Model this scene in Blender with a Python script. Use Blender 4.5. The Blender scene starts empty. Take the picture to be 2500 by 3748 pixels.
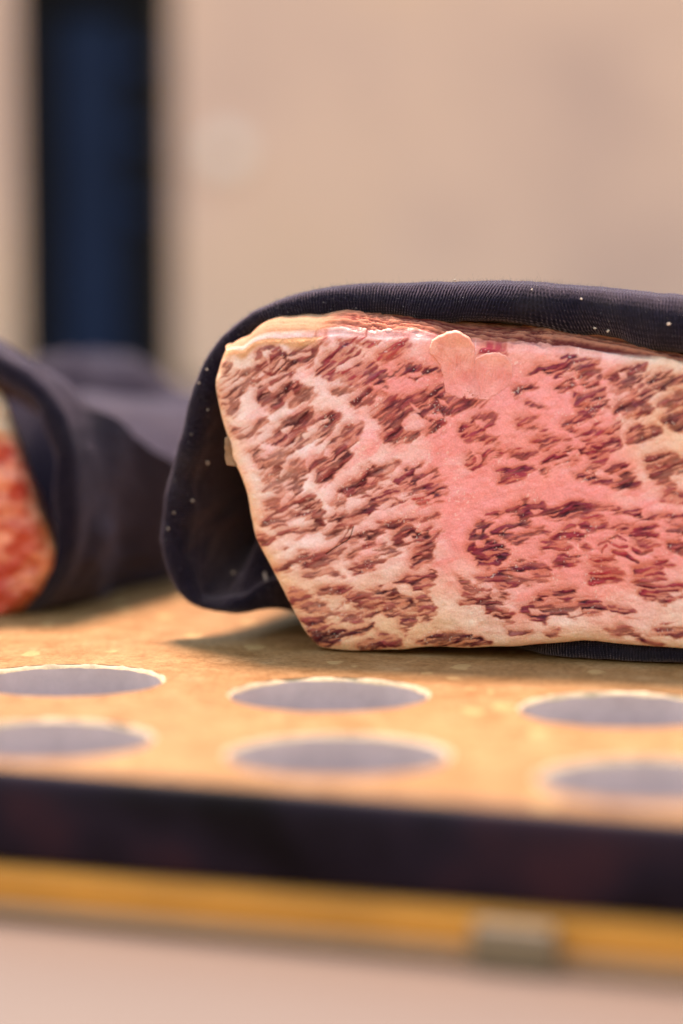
import bpy, math, random
import numpy as np
from mathutils import Vector, geometry

S = bpy.context.scene
COL = S.collection
R = math.radians
rng = np.random.default_rng(7)
random.seed(7)

# ------------------------------------------------------------------ camera, light, exposure
# all lengths below are millimetres; board top is z = 0 in them, and UP lifts that above the table
MM, UP = 0.001, 23.0
CH, PITCH = 89.0, R(6.2)                      # camera height over the board, downward tilt
FPX, CX, CY = 10411.0, 1250.0, 1874.0
cd = bpy.data.cameras.new('camera'); cam = bpy.data.objects.new('camera', cd); COL.objects.link(cam)
cam.location = (0, 0, (CH + UP) * MM); cam.rotation_euler = (R(90) - PITCH, 0, 0)
cd.sensor_fit = 'VERTICAL'; cd.sensor_height = 36; cd.sensor_width = 24; cd.lens = 100
cd.clip_start = 0.02; cd.clip_end = 50
cd.dof.use_dof = True; cd.dof.focus_distance = 0.5560; cd.dof.aperture_fstop = 4.8
S.camera = cam
S.render.resolution_x, S.render.resolution_y = 683, 1024

SUN_EL, SUN_AZ = R(66), R(-10)
w = bpy.data.worlds.new('World'); S.world = w; w.use_nodes = True
wt = w.node_tree; bg = wt.nodes['Background']
sky = wt.nodes.new('ShaderNodeTexSky'); sky.sky_type = 'NISHITA'; sky.sun_disc = False
sky.sun_elevation = SUN_EL; sky.sun_rotation = SUN_AZ
sky.air_density = 3.4; sky.dust_density = 1.0; sky.ozone_density = 3.0
bg.inputs['Strength'].default_value = 0.15
wt.links.new(sky.outputs[0], bg.inputs['Color'])
ld = bpy.data.lights.new('sun', 'SUN'); sun = bpy.data.objects.new('sun', ld); COL.objects.link(sun)
ld.energy = 5.0; ld.angle = R(13); ld.color = (1.0, 0.78, 0.62)
sd = Vector((math.sin(SUN_AZ) * math.cos(SUN_EL), math.cos(SUN_AZ) * math.cos(SUN_EL), math.sin(SUN_EL)))
sun.rotation_euler = sd.to_track_quat('Z', 'Y').to_euler(); sun.location = (0, 1, 2)
vs = S.view_settings
S.display_settings.display_device = 'sRGB'
vs.view_transform = 'Standard'; vs.look = 'None'; vs.gamma = 1; vs.exposure = 1.38
S.cycles.use_denoising = True
S.cycles.max_bounces = 8; S.cycles.diffuse_bounces = 4

# ------------------------------------------------------------------ helpers
def ray(px, py):
    px = np.asarray(px, float); py = np.asarray(py, float)
    xr = (px - CX) / FPX; yr = (CY - py) / FPX
    return xr, math.cos(PITCH) + yr * math.sin(PITCH), -math.sin(PITCH) + yr * math.cos(PITCH)
def at(px, py, y):                             # photo position at a given distance y
    dx, dy, dz = ray(px, py); t = y / dy
    return np.stack([dx * t, np.broadcast_to(y, t.shape).astype(float), CH + dz * t], -1)
def ground(px, py, z=0.0):
    dx, dy, dz = ray(px, py); t = (z - CH) / dz
    return np.stack([dx * t, dy * t, CH + dz * t], -1)
def sstep(a, b, x):
    t = np.clip((x - a) / (b - a), 0, 1); return t * t * (3 - 2 * t)
_lat = {}
def vnoise(x, y, seed):
    if seed not in _lat: _lat[seed] = np.random.default_rng(seed + 100).uniform(-1, 1, (256, 256))
    L = _lat[seed]
    xi = np.floor(x).astype(int); yi = np.floor(y).astype(int)
    fx = x - xi; fy = y - yi
    fx = fx * fx * fx * (fx * (fx * 6 - 15) + 10); fy = fy * fy * fy * (fy * (fy * 6 - 15) + 10)
    a = L[xi & 255, yi & 255]; b = L[(xi + 1) & 255, yi & 255]
    c = L[xi & 255, (yi + 1) & 255]; d = L[(xi + 1) & 255, (yi + 1) & 255]
    return (a * (1 - fx) + b * fx) * (1 - fy) + (c * (1 - fx) + d * fx) * fy
def fbm(x, y, seed, o=4, g=0.5):
    s = 0; a = 1.0; n = 0
    for k in range(o):
        s = s + a * vnoise(x * 2 ** k + 17.3 * k, y * 2 ** k + 9.1 * k, seed + k); n += a; a *= g
    return s / n
def resample(P, n):
    P = np.asarray(P, float); d = np.r_[0, np.cumsum(np.linalg.norm(np.diff(P[:, :2], axis=0), axis=1))]
    t = np.linspace(0, d[-1], n)
    return np.stack([np.interp(t, d, P[:, k]) for k in range(P.shape[1])], 1)
def smooth(P, it=2):
    P = np.array(P, float)
    for _ in range(it):
        P[1:-1] = 0.25 * P[:-2] + 0.5 * P[1:-1] + 0.25 * P[2:]
    return P
def catmull(P, n):                             # smooth curve through the points, n samples
    P = np.asarray(P, float); m = len(P)
    Q = np.vstack([2 * P[0] - P[1], P, 2 * P[-1] - P[-2]])
    out = []
    for t in np.linspace(0, m - 1 - 1e-9, max(n * 4, 200)):
        i = int(t); f = t - i; p0, p1, p2, p3 = Q[i], Q[i + 1], Q[i + 2], Q[i + 3]
        out.append(0.5 * (2 * p1 + (p2 - p0) * f + (2 * p0 - 5 * p1 + 4 * p2 - p3) * f * f + (3 * p1 - p0 - 3 * p2 + p3) * f ** 3))
    return resample(out, n)

def empty(name, loc, label, cat, group=None):
    o = bpy.data.objects.new(name, None); COL.objects.link(o); o.empty_display_size = 0.01
    o.location = (loc[0] * MM, loc[1] * MM, (loc[2] + UP) * MM)
    o['label'] = label; o['category'] = cat
    if group: o['group'] = group
    return o
def mesh(name, V, faces, mat, parent=None, col=None, uv=None, smooth_=True, loc=None):
    V = np.asarray(V, float).reshape(-1, 3).copy(); V[:, 2] += UP; V *= MM
    base = np.zeros(3)
    if parent is not None:
        p = parent
        while p is not None: base = base + np.array(p.location); p = p.parent
    own = np.zeros(3)
    if loc is not None: own = np.array([loc[0] * MM, loc[1] * MM, (loc[2] + UP) * MM]) - base
    V = V - base - own
    me = bpy.data.meshes.new(name)
    if isinstance(faces, np.ndarray):
        n = len(faces); k = faces.shape[1]
        me.vertices.add(len(V)); me.vertices.foreach_set('co', V.astype(np.float32).ravel())
        me.loops.add(n * k); me.loops.foreach_set('vertex_index', faces.astype(np.int32).ravel())
        me.polygons.add(n); me.polygons.foreach_set('loop_start', (np.arange(n) * k).astype(np.int32))
        me.update(calc_edges=True); me.validate()
    else:
        me.from_pydata([tuple(v) for v in V], [], faces)
    if smooth_: me.polygons.foreach_set('use_smooth', np.ones(len(me.polygons), bool))
    if col is not None:
        a = me.color_attributes.new('tint', 'FLOAT_COLOR', 'POINT')
        c = np.ones((len(V), 4), np.float32); c[:, :np.asarray(col).shape[1]] = col
        a.data.foreach_set('color', c.ravel())
    if uv is not None:
        u = me.uv_layers.new(name='UVMap'); li = np.empty(len(me.loops), np.int32)
        me.loops.foreach_get('vertex_index', li); u.data.foreach_set('uv', np.asarray(uv, np.float32)[li].ravel())
    o = bpy.data.objects.new(name, me); COL.objects.link(o)
    o.location = tuple(own)
    if mat is not None:
        for m in (mat if isinstance(mat, (list, tuple)) else [mat]): me.materials.append(m)
    if parent is not None: o.parent = parent
    return o
def gridfaces(nu, nv, wrap_v=False, flip=False):
    i, j = np.meshgrid(np.arange(nu - 1), np.arange(nv if wrap_v else nv - 1), indexing='ij')
    j2 = (j + 1) % nv
    F = np.stack([i * nv + j, (i + 1) * nv + j, (i + 1) * nv + j2, i * nv + j2], -1).reshape(-1, 4)
    return F[:, ::-1].copy() if flip else F
def inpoly_sdf(X, Y, P):                       # signed distance, positive inside
    P = np.asarray(P, float); Q = np.roll(P, -1, 0)
    d = np.full(X.shape, 1e9); ins = np.zeros(X.shape, bool)
    for (x0, y0), (x1, y1) in zip(P, Q):
        ex, ey = x1 - x0, y1 - y0; L = ex * ex + ey * ey + 1e-9
        t = np.clip(((X - x0) * ex + (Y - y0) * ey) / L, 0, 1)
        d = np.minimum(d, (X - x0 - t * ex) ** 2 + (Y - y0 - t * ey) ** 2)
        if abs(ey) > 1e-9:
            c = ((y0 > Y) != (y1 > Y)) & (X < ex * (Y - y0) / ey + x0); ins ^= c
    d = np.sqrt(d); return np.where(ins, d, -d)
def line_d(X, Y, P):
    d = np.full(X.shape, 1e9)
    for (x0, y0), (x1, y1) in zip(P[:-1], P[1:]):
        ex, ey = x1 - x0, y1 - y0; L = ex * ex + ey * ey + 1e-9
        t = np.clip(((X - x0) * ex + (Y - y0) * ey) / L, 0, 1)
        d = np.minimum(d, (X - x0 - t * ex) ** 2 + (Y - y0 - t * ey) ** 2)
    return np.sqrt(d)

# ------------------------------------------------------------------ materials
class M:
    def __init__(s, name):
        s.m = bpy.data.materials.new(name); s.m.use_nodes = True
        s.t = s.m.node_tree; s.b = s.t.nodes['Principled BSDF']
    def n(s, t, **k):
        x = s.t.nodes.new('ShaderNode' + t)
        for a, v in k.items():
            if a in x.inputs: x.inputs[a].default_value = v
            else: setattr(x, a, v)
        return x
    def l(s, a, b): s.t.links.new(a, b)
    def set(s, **k):
        for a, v in k.items(): s.b.inputs[a.replace('_', ' ')].default_value = v
    def ramp(s, fac, stops):
        r = s.n('ValToRGB'); e = r.color_ramp.elements
        while len(e) < len(stops): e.new(0.5)
        for x, (p, c) in zip(e, stops): x.position = p; x.color = (*c, 1)
        s.l(fac, r.inputs[0]); return r.outputs[0]
    def noise(s, scale, detail=4, rough=0.55, vec=None, stretch=None):
        x = s.n('TexNoise', Scale=scale, Detail=detail, Roughness=rough)
        if vec is None: vec = s.n('TexCoord').outputs['Object']
        if stretch:
            mp = s.n('Mapping'); mp.inputs['Scale'].default_value = stretch; s.l(vec, mp.inputs[0]); vec = mp.outputs[0]
        s.l(vec, x.inputs['Vector']); return x
    def bump(s, h, dist, strength=1.0, prev=None):
        b = s.n('Bump', Strength=strength, Distance=dist); s.l(h, b.inputs['Height'])
        if prev is not None: s.l(prev, b.inputs['Normal'])
        s.l(b.outputs[0], s.b.inputs['Normal']); return b.outputs[0]
    def mix(s, fac, a, b, mode='MIX'):
        x = s.n('Mix', data_type='RGBA', blend_type=mode)
        if isinstance(fac, (int, float)): x.inputs[0].default_value = fac
        else: s.l(fac, x.inputs[0])
        for i, v in ((6, a), (7, b)):
            if isinstance(v, tuple): x.inputs[i].default_value = (*v, 1)
            else: s.l(v, x.inputs[i])
        return x.outputs[2]
    def math(s, op, a, b=None):
        x = s.n('Math', operation=op)
        for i, v in ((0, a), (1, b)):
            if v is None: continue
            if isinstance(v, (int, float)): x.inputs[i].default_value = v
            else: s.l(v, x.inputs[i])
        return x.outputs[0]

def meat_material(name, rough=0.42):
    k = M(name)
    a = k.n('Attribute', attribute_name='tint')
    g = k.noise(2600, 3, 0.6)
    g2 = k.noise(700, 3, 0.6)
    c = k.mix(0.35, a.outputs['Color'], k.ramp(g.outputs['Fac'], [(0.3, (0.55, 0.5, 0.48)), (0.7, (1, 1, 1))]), 'MULTIPLY')
    k.l(c, k.b.inputs['Base Color'])
    k.set(Roughness=rough, Subsurface_Weight=0.4, Subsurface_Scale=0.0008, Specular_IOR_Level=0.22)
    k.b.inputs['Subsurface Radius'].default_value = (1.0, 0.35, 0.25)
    r = k.ramp(g2.outputs['Fac'], [(0.35, (rough - .12,) * 3), (0.7, (rough + .16,) * 3)]); k.l(r, k.b.inputs['Roughness'])
    nb = k.bump(g.outputs['Fac'], 0.00012, 0.6); k.bump(g2.outputs['Fac'], 0.0003, 0.5, nb)
    return k.m
MEAT = meat_material('marbled_beef', 0.42)
FAT = meat_material('trimmed_fat', 0.5)
TOPM = meat_material('dry_outer_beef', 0.75); TOPM.node_tree.nodes['Principled BSDF'].inputs['Specular IOR Level'].default_value = 0.06

def cloth_material(name='black_knit_cloth', sheen=0.29):
    k = M(name)
    uv = k.n('UVMap'); sep = k.n('SeparateXYZ'); k.l(uv.outputs[0], sep.inputs[0])
    wob = k.noise(220, 3, 0.6)
    u = k.math('ADD', sep.outputs[0], k.math('MULTIPLY', wob.outputs['Fac'], 1.3))
    su = k.math('SINE', k.math('MULTIPLY', u, 2 * math.pi / 0.62))
    sv = k.math('SINE', k.math('ADD', k.math('MULTIPLY', sep.outputs[1], 2 * math.pi / 0.7), k.math('MULTIPLY', su, 0.9)))
    h = k.math('ADD', k.math('MULTIPLY', su, 0.8), k.math('MULTIPLY', sv, 0.22))
    f = k.noise(1500, 3, 0.7); big = k.noise(60, 3, 0.6)
    base = k.ramp(f.outputs['Fac'], [(0.35, (0.004, 0.003, 0.0075)), (0.75, (0.0165, 0.0125, 0.028))])
    base = k.mix(k.math('MULTIPLY', k.ramp(big.outputs['Fac'], [(0.5, (0, 0, 0)), (0.72, (1, 1, 1))]), 0.35), base, (0.045, 0.034, 0.036))
    k.l(base, k.b.inputs['Base Color'])
    k.set(Roughness=0.9, Specular_IOR_Level=0.05, Sheen_Weight=sheen, Sheen_Roughness=0.42)
    k.b.inputs['Sheen Tint'].default_value = (0.90, 0.66, 0.86, 1)
    nb = k.bump(h, 0.00013, 0.9); k.bump(f.outputs['Fac'], 0.0002, 0.5, nb)
    return k.m
CLOTH = cloth_material(); CLOTH_DULL = cloth_material('dull_black_cloth', 0.11)
def plain(name, c, rough=0.5, bump=None, var=0.25, sc=60, **kw):
    k = M(name); n = k.noise(sc, 5, 0.6)
    k.l(k.ramp(n.outputs['Fac'], [(0.3, tuple(x * (1 - var) for x in c)), (0.7, tuple(min(1, x * (1 + var)) for x in c))]), k.b.inputs['Base Color'])
    k.set(Roughness=rough, **kw)
    if bump: k.bump(n.outputs['Fac'], bump, 0.5)
    return k.m
def board_material():
    k = M('tan_stone_board')
    co = k.n('TexCoord').outputs['Object']
    big = k.noise(22, 4, 0.6); mid = k.noise(130, 5, 0.65); fine = k.noise(900, 4, 0.7)
    c = k.ramp(mid.outputs['Fac'], [(0.30, (0.225, 0.104, 0.036)), (0.55, (0.315, 0.166, 0.072)), (0.75, (0.365, 0.21, 0.104))])
    c = k.mix(0.5, c, k.ramp(big.outputs['Fac'], [(0.35, (0.72, 0.66, 0.58)), (0.65, (1, 1, 1))]), 'MULTIPLY')
    c = k.mix(0.6, c, k.ramp(fine.outputs['Fac'], [(0.36, (0.5, 0.42, 0.36)), (0.56, (1, 1, 1))]), 'MULTIPLY')
    gr = k.noise(2600, 3, 0.7); c = k.mix(0.55, c, k.ramp(gr.outputs['Fac'], [(0.36, (0.55, 0.47, 0.42)), (0.58, (1.0, 1.0, 1.0))]), 'MULTIPLY')
    vo = k.n('TexVoronoi', Scale=260.0, Randomness=1.0); mp = k.n('Mapping'); mp.inputs['Scale'].default_value = (0.8, 0.45, 1)
    mp.inputs['Rotation'].default_value = (0, 0, 0.4)
    wv = k.n('VectorMath', operation='ADD'); k.l(co, wv.inputs[0])
    wsc = k.n('VectorMath', operation='SCALE'); k.l(mid.outputs['Color'], wsc.inputs[0]); wsc.inputs['Scale'].default_value = 0.006
    k.l(wsc.outputs[0], wv.inputs[1]); k.l(wv.outputs[0], mp.inputs[0]); k.l(mp.outputs[0], vo.inputs['Vector'])
    sepc = k.n('SeparateColor'); k.l(vo.outputs['Color'], sepc.inputs[0])
    pick = k.math('GREATER_THAN', sepc.outputs[0], 0.90)
    core = k.math('LESS_THAN', vo.outputs['Distance'], 0.42)
    fl = k.math('MULTIPLY', pick, core)
    c = k.mix(k.math('MULTIPLY', fl, 0.5), c, (0.40, 0.25, 0.11))
    k.l(c, k.b.inputs['Base Color']); k.set(Roughness=0.65, Specular_IOR_Level=0.08)
    nb = k.bump(mid.outputs['Fac'], 0.0006, 0.35); nb = k.bump(fine.outputs['Fac'], 0.0002, 0.5, nb); k.bump(fl, 0.00015, 0.6, nb)
    return k.m
BOARD = board_material()
RIM = plain('chipped_rim', (0.44, 0.31, 0.20), 0.7, 0.0003, 0.25, 500)
HOLE = plain('raw_core', (0.53, 0.385, 0.40), 0.9, 0.0002, 0.13, 110)
EM = M('black_edge'); en1 = EM.noise(38, 3, 0.5)
EM.l(EM.ramp(en1.outputs['Fac'], [(0.38, (0.004, 0.0018, 0.0040)), (0.55, (0.014, 0.008, 0.017)), (0.70, (0.034, 0.012, 0.020))]), EM.b.inputs['Base Color'])
EM.set(Roughness=0.5, Specular_IOR_Level=0.08); EM.bump(en1.outputs['Fac'], 0.0008, 0.5); EDGE = EM.m
AMBER = plain('amber_wood', (0.56, 0.215, 0.030), 0.45, 0.0002, 0.2, 40)
TABLE = plain('pinkish_tabletop', (0.078, 0.042, 0.030), 0.6, None, 0.06, 8)
RUBBER = plain('grey_rubber', (0.19, 0.122, 0.078), 0.6, None, 0.1, 30)
LINT = plain('lint', (0.42, 0.36, 0.38), 0.8, None, 0.1, 100)
FUZZ = plain('fuzz', (0.10, 0.085, 0.11), 0.8, None, 0.1, 100)

# ------------------------------------------------------------------ setting: table, wall, dark cabinet
def box(name, x0, x1, y0, y1, z0, z1, mat, parent=None, bev=0.0, loc=None, segs=3):
    import bmesh
    bm = bmesh.new()
    vs_ = [bm.verts.new((x, y, z)) for z in (z0, z1) for x, y in ((x0, y0), (x1, y0), (x1, y1), (x0, y1))]
    for f in ((3, 2, 1, 0), (4, 5, 6, 7), (0, 1, 5, 4), (1, 2, 6, 5), (2, 3, 7, 6), (3, 0, 4, 7)): bm.faces.new([vs_[i] for i in f])
    if bev: bmesh.ops.bevel(bm, geom=bm.edges[:], offset=bev, segments=segs, affect='EDGES', profile=0.5)
    bm.verts.index_update()
    V = [tuple(v.co) for v in bm.verts]; F = [[v.index for v in f.verts] for f in bm.faces]; bm.free()
    return mesh(name, V, F, mat, parent, smooth_=False, loc=loc)
tb = box('tabletop', -900, 900, 150, 1710, -63, -23, TABLE, bev=3); tb['kind'] = 'structure'
WM = M('plastered_wall')
n1 = WM.noise(5.5, 3, 0.5); n2 = WM.noise(40, 4, 0.6)
cw = WM.ramp(n1.outputs['Fac'], [(0.32, (0.62, 0.40, 0.36)), (0.5, (0.75, 0.485, 0.415)), (0.68, (0.79, 0.505, 0.39))])
cw = WM.mix(0.25, cw, WM.ramp(n2.outputs['Fac'], [(0.3, (0.8, 0.8, 0.8)), (0.6, (1, 1, 1))]), 'MULTIPLY')
WM.l(cw, WM.b.inputs['Base Color']); WM.set(Roughness=0.9); WM.bump(n2.outputs['Fac'], 0.002, 0.5)
wl = box('wall', -1200, 1200, 1716, 1800, -60, 330, WM.m, bev=2); wl['kind'] = 'structure'

NAVY = plain('navy_panel', (0.008, 0.016, 0.050), 0.6, None, 0.2, 12, Specular_IOR_Level=0.1)
BLACK = plain('dark_frame', (0.002, 0.0015, 0.003), 0.6, None, 0.2, 12, Specular_IOR_Level=0.1)
yP = 1240.0
xl, xr = at(62, 700, yP)[0], at(612, 700, yP)[0]
pl, pr = at(205, 700, yP)[0], at(462, 700, yP)[0]; zt = at(300, 40, yP)[2]
cab = empty('cabinet', ((xl + xr) / 2, yP, -23), 'tall dark cabinet with a navy blue door standing in front of the pale wall', 'cabinet')
box('frame', xl, pl - .3, yP, yP + 60, -23, 270, BLACK, cab, 2)
box('frame', pr + .3, xr, yP, yP + 60, -23, 270, BLACK, cab, 2)
box('frame', pl, pr, yP, yP + 60, zt, 270, BLACK, cab, 2)
box('door', pl, pr, yP + 4, yP + 56, -23, zt - .5, NAVY, cab, 2)
for py in (225, 500, 770):                     # three faint round knobs on the right stile
    c = at(510, py, yP - 1.5); t = np.linspace(0, 2 * math.pi, 20, endpoint=False)
    prof = [(3.5, 1.5), (5.2, -0.8), (4.4, -2.6), (0.01, -3.2)]
    V = np.concatenate([np.stack([c[0] + r * np.cos(t), np.full(20, c[1] + d), c[2] + r * np.sin(t)], 1) for r, d in prof])
    mesh('knob', V, gridfaces(len(prof), 20, True), NAVY, cab)
c = at(825, 565, 1712)                          # pale disc added on the wall to give a blurred highlight
t = np.linspace(0, 2 * math.pi, 24, endpoint=False)
V = np.concatenate([np.stack([c[0] + r * np.cos(t), np.full(24, c[1] + d), c[2] + r * np.sin(t)], 1) for r, d in [(10, 3.9), (10, 1), (8, -1.8), (.01, -2.6)]])
st = mesh('highlight_disc', V, gridfaces(4, 24, True), plain('pale_disc', (0.85, 0.72, 0.70), 0.3), loc=tuple(c))
st['label'] = 'small round pale disc added as a blurred highlight on the wall right of the dark cabinet'; st['category'] = 'highlight disc'

# ------------------------------------------------------------------ perforated board
e0, e1 = ground(0, 2818), ground(2500, 3008)
ed = (e1 - e0) / np.linalg.norm((e1 - e0)); en = np.array([-ed[1], ed[0], 0])     # along the front edge / inward
em = (e0 + e1) / 2
def bp(u, v): return em + ed * u + en * v
DEP = 300.0; HW = 210.0; TH = 15.2
board = empty('board', (em[0], em[1], -TH), 'tan stone board with a black edge and round holes, under the wrapped beef', 'board')
holes_px = [(243, 2488), (1205, 2540), (2277, 2595), (165, 2702), (1237, 2760), (2395, 2852)]
HR = 17.9
cent = [ground(*h)[:2] for h in holes_px]
r1 = (cent[2] - cent[0]) / 2; r2 = (cent[5] - cent[3]) / 2
cent += [cent[0] - r1, cent[2] + r1, cent[3] - r2, cent[5] + r2]
NS = 120; th = np.linspace(0, 2 * math.pi, NS, endpoint=False)
outer = [bp(-HW, 2.2), bp(HW, 2.2), bp(HW, DEP), bp(-HW, DEP)]
V = []; loops = []; RV = []; RF = []; HV = []; HF = []
V += [tuple(p[:2]) for p in outer]; E = [(0, 1), (1, 2), (2, 3), (3, 0)]
for hi, c in enumerate(cent):
    b = len(V)
    chip = fbm(th * 5.0 + hi * 9, th * 0 + hi, 31, 3)
    rr = HR + .74 + 0.55 * np.maximum(chip, 0) + 1.3 * sstep(.45, .8, vnoise(th * 2.2 + hi * 7, th * 0, 37))
    V += [(c[0] + r * math.cos(a), c[1] + r * math.sin(a)) for r, a in zip(rr, th)]
    E += [(b + i, b + (i + 1) % NS) for i in range(NS)]
    # rim: chipped pale lip, then the raw wall of the hole
    jit = 0.18 * fbm(th * 9 + hi, th * 0 + 3, 41, 2)
    rings = [(rr, np.zeros(NS)), (HR + 0.45 + jit, -0.20 + 0 * th), (HR + 0.06 + jit * .6, -0.85 + 0.35 * chip)]
    RV.append([np.stack([c[0] + r * np.cos(th), c[1] + r * np.sin(th), z], 1) for r, z in rings])
    zs = [None, -2.5, -5, -8, -TH]
    hr = [RV[-1][2]] + [np.stack([c[0] + (HR + .05 * fbm(th * 12, th * 0 + z, 51, 2)) * np.cos(th), c[1] + (HR + .05 * fbm(th * 12, th * 0 + z, 51, 2)) * np.sin(th), z + 0 * th], 1) for z in zs[1:]]
    HV.append(hr)
Vv = [Vector(p) for p in V]
ov, oe, of, *_ = geometry.delaunay_2d_cdt(Vv, E, [], 0, 1e-5)
def inhole(x, y): return any((x - c[0]) ** 2 + (y - c[1]) ** 2 < (HR + .58) ** 2 for c in cent)
F = []
for f in of:
    cx = sum(ov[i][0] for i in f) / len(f); cy = sum(ov[i][1] for i in f) / len(f)
    if inhole(cx, cy): continue
    u = np.dot(np.array([cx, cy]) - em[:2], ed[:2]); v = np.dot(np.array([cx, cy]) - em[:2], en[:2])
    if -HW < u < HW and 2.2 < v < DEP: F.append(list(f))
mesh('top_face', [(p[0], p[1], 0) for p in ov], F, BOARD, board, smooth_=False)
for hi in range(len(cent)):
    mesh('hole_rim', np.concatenate(RV[hi]), gridfaces(3, NS, True), RIM, board)
    mesh('hole_wall', np.concatenate(HV[hi]), gridfaces(5, NS, True), HOLE, board)
# black edge band: rounded nose along the front, straight sides
us = np.linspace(-HW, HW, 160)
prof = [(2.2, 0.0)] + [(2.2 - 2.2 * math.sin(a), -3.6 + 3.6 * math.cos(a)) for a in np.linspace(0.3, math.pi / 2, 7)] + [(0, -6), (0, -TH + 1.5), (0.4, -TH + .4), (1.5, -TH), (DEP, -TH)]
wob = 0.25 * fbm(us / 25, us * 0, 61, 3)
V = np.array([[bp(u, v - (w if v < 2.1 else 0)) + np.array([0, 0, z]) for v, z in prof] for u, w in zip(us, wob)])
mesh('edge_band', V, gridfaces(len(us), len(prof)), EDGE, board)
# amber wooden plank beneath, on the table, and a grey rubber foot in front of it
plank = empty('plank', (*bp(0, 40)[:2], -23), 'amber wooden plank lying on the pink table beneath the tan board', 'plank')
def obox(name, u0, u1, v0, v1, z0, z1, mat, parent, bev):
    import bmesh
    bm = bmesh.new()
    q = [bm.verts.new(tuple(bp(u, v) + np.array([0, 0, z]))) for z in (z0, z1) for u, v in ((u0, v0), (u1, v0), (u1, v1), (u0, v1))]
    for f in ((3, 2, 1, 0), (4, 5, 6, 7), (0, 1, 5, 4), (1, 2, 6, 5), (2, 3, 7, 6), (3, 0, 4, 7)): bm.faces.new([q[i] for i in f])
    bmesh.ops.bevel(bm, geom=bm.edges[:], offset=bev, segments=3, affect='EDGES', profile=0.5); bm.verts.index_update()
    V = [tuple(v.co) for v in bm.verts]; F = [[v.index for v in f.verts] for f in bm.faces]; bm.free()
    return mesh(name, V, F, mat, parent, smooth_=False)
obox('amber_layer', -HW - 20, HW + 20, -2.5, 120, -20.6, -15.25, AMBER, plank, 0.5)
obox('fade_strip', -HW - 20, HW + 20, -2.9, 120, -23, -20.62, plain('fade_tone', (0.40, 0.205, 0.115), 0.6, None, 0.15, 40), plank, 0.5)  # paler strip added to fade the amber glow into the table
fc = ground(1830, 3400, -15)
fu = float(np.dot(fc - em, ed))
foot = obox('rubber_foot', fu - 6.5, fu + 6.5, -6.5, -3.0, -23, -16, RUBBER, None, 1.2)
foot['label'] = 'blurred grey rubber foot in front of the amber plank'; foot['category'] = 'rubber foot'

# ------------------------------------------------------------------ the marbled beef: lean areas traced in photo positions
OFF = {'A': (750, 1150), 'B': (1300, 1150), 'C': (1900, 1150), 'D': (750, 1600), 'E': (1300, 1600), 'F': (1900, 1600), 'G': (950, 2000), 'H': (1550, 2000)}
ZS = 1568 / 600.0
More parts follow.
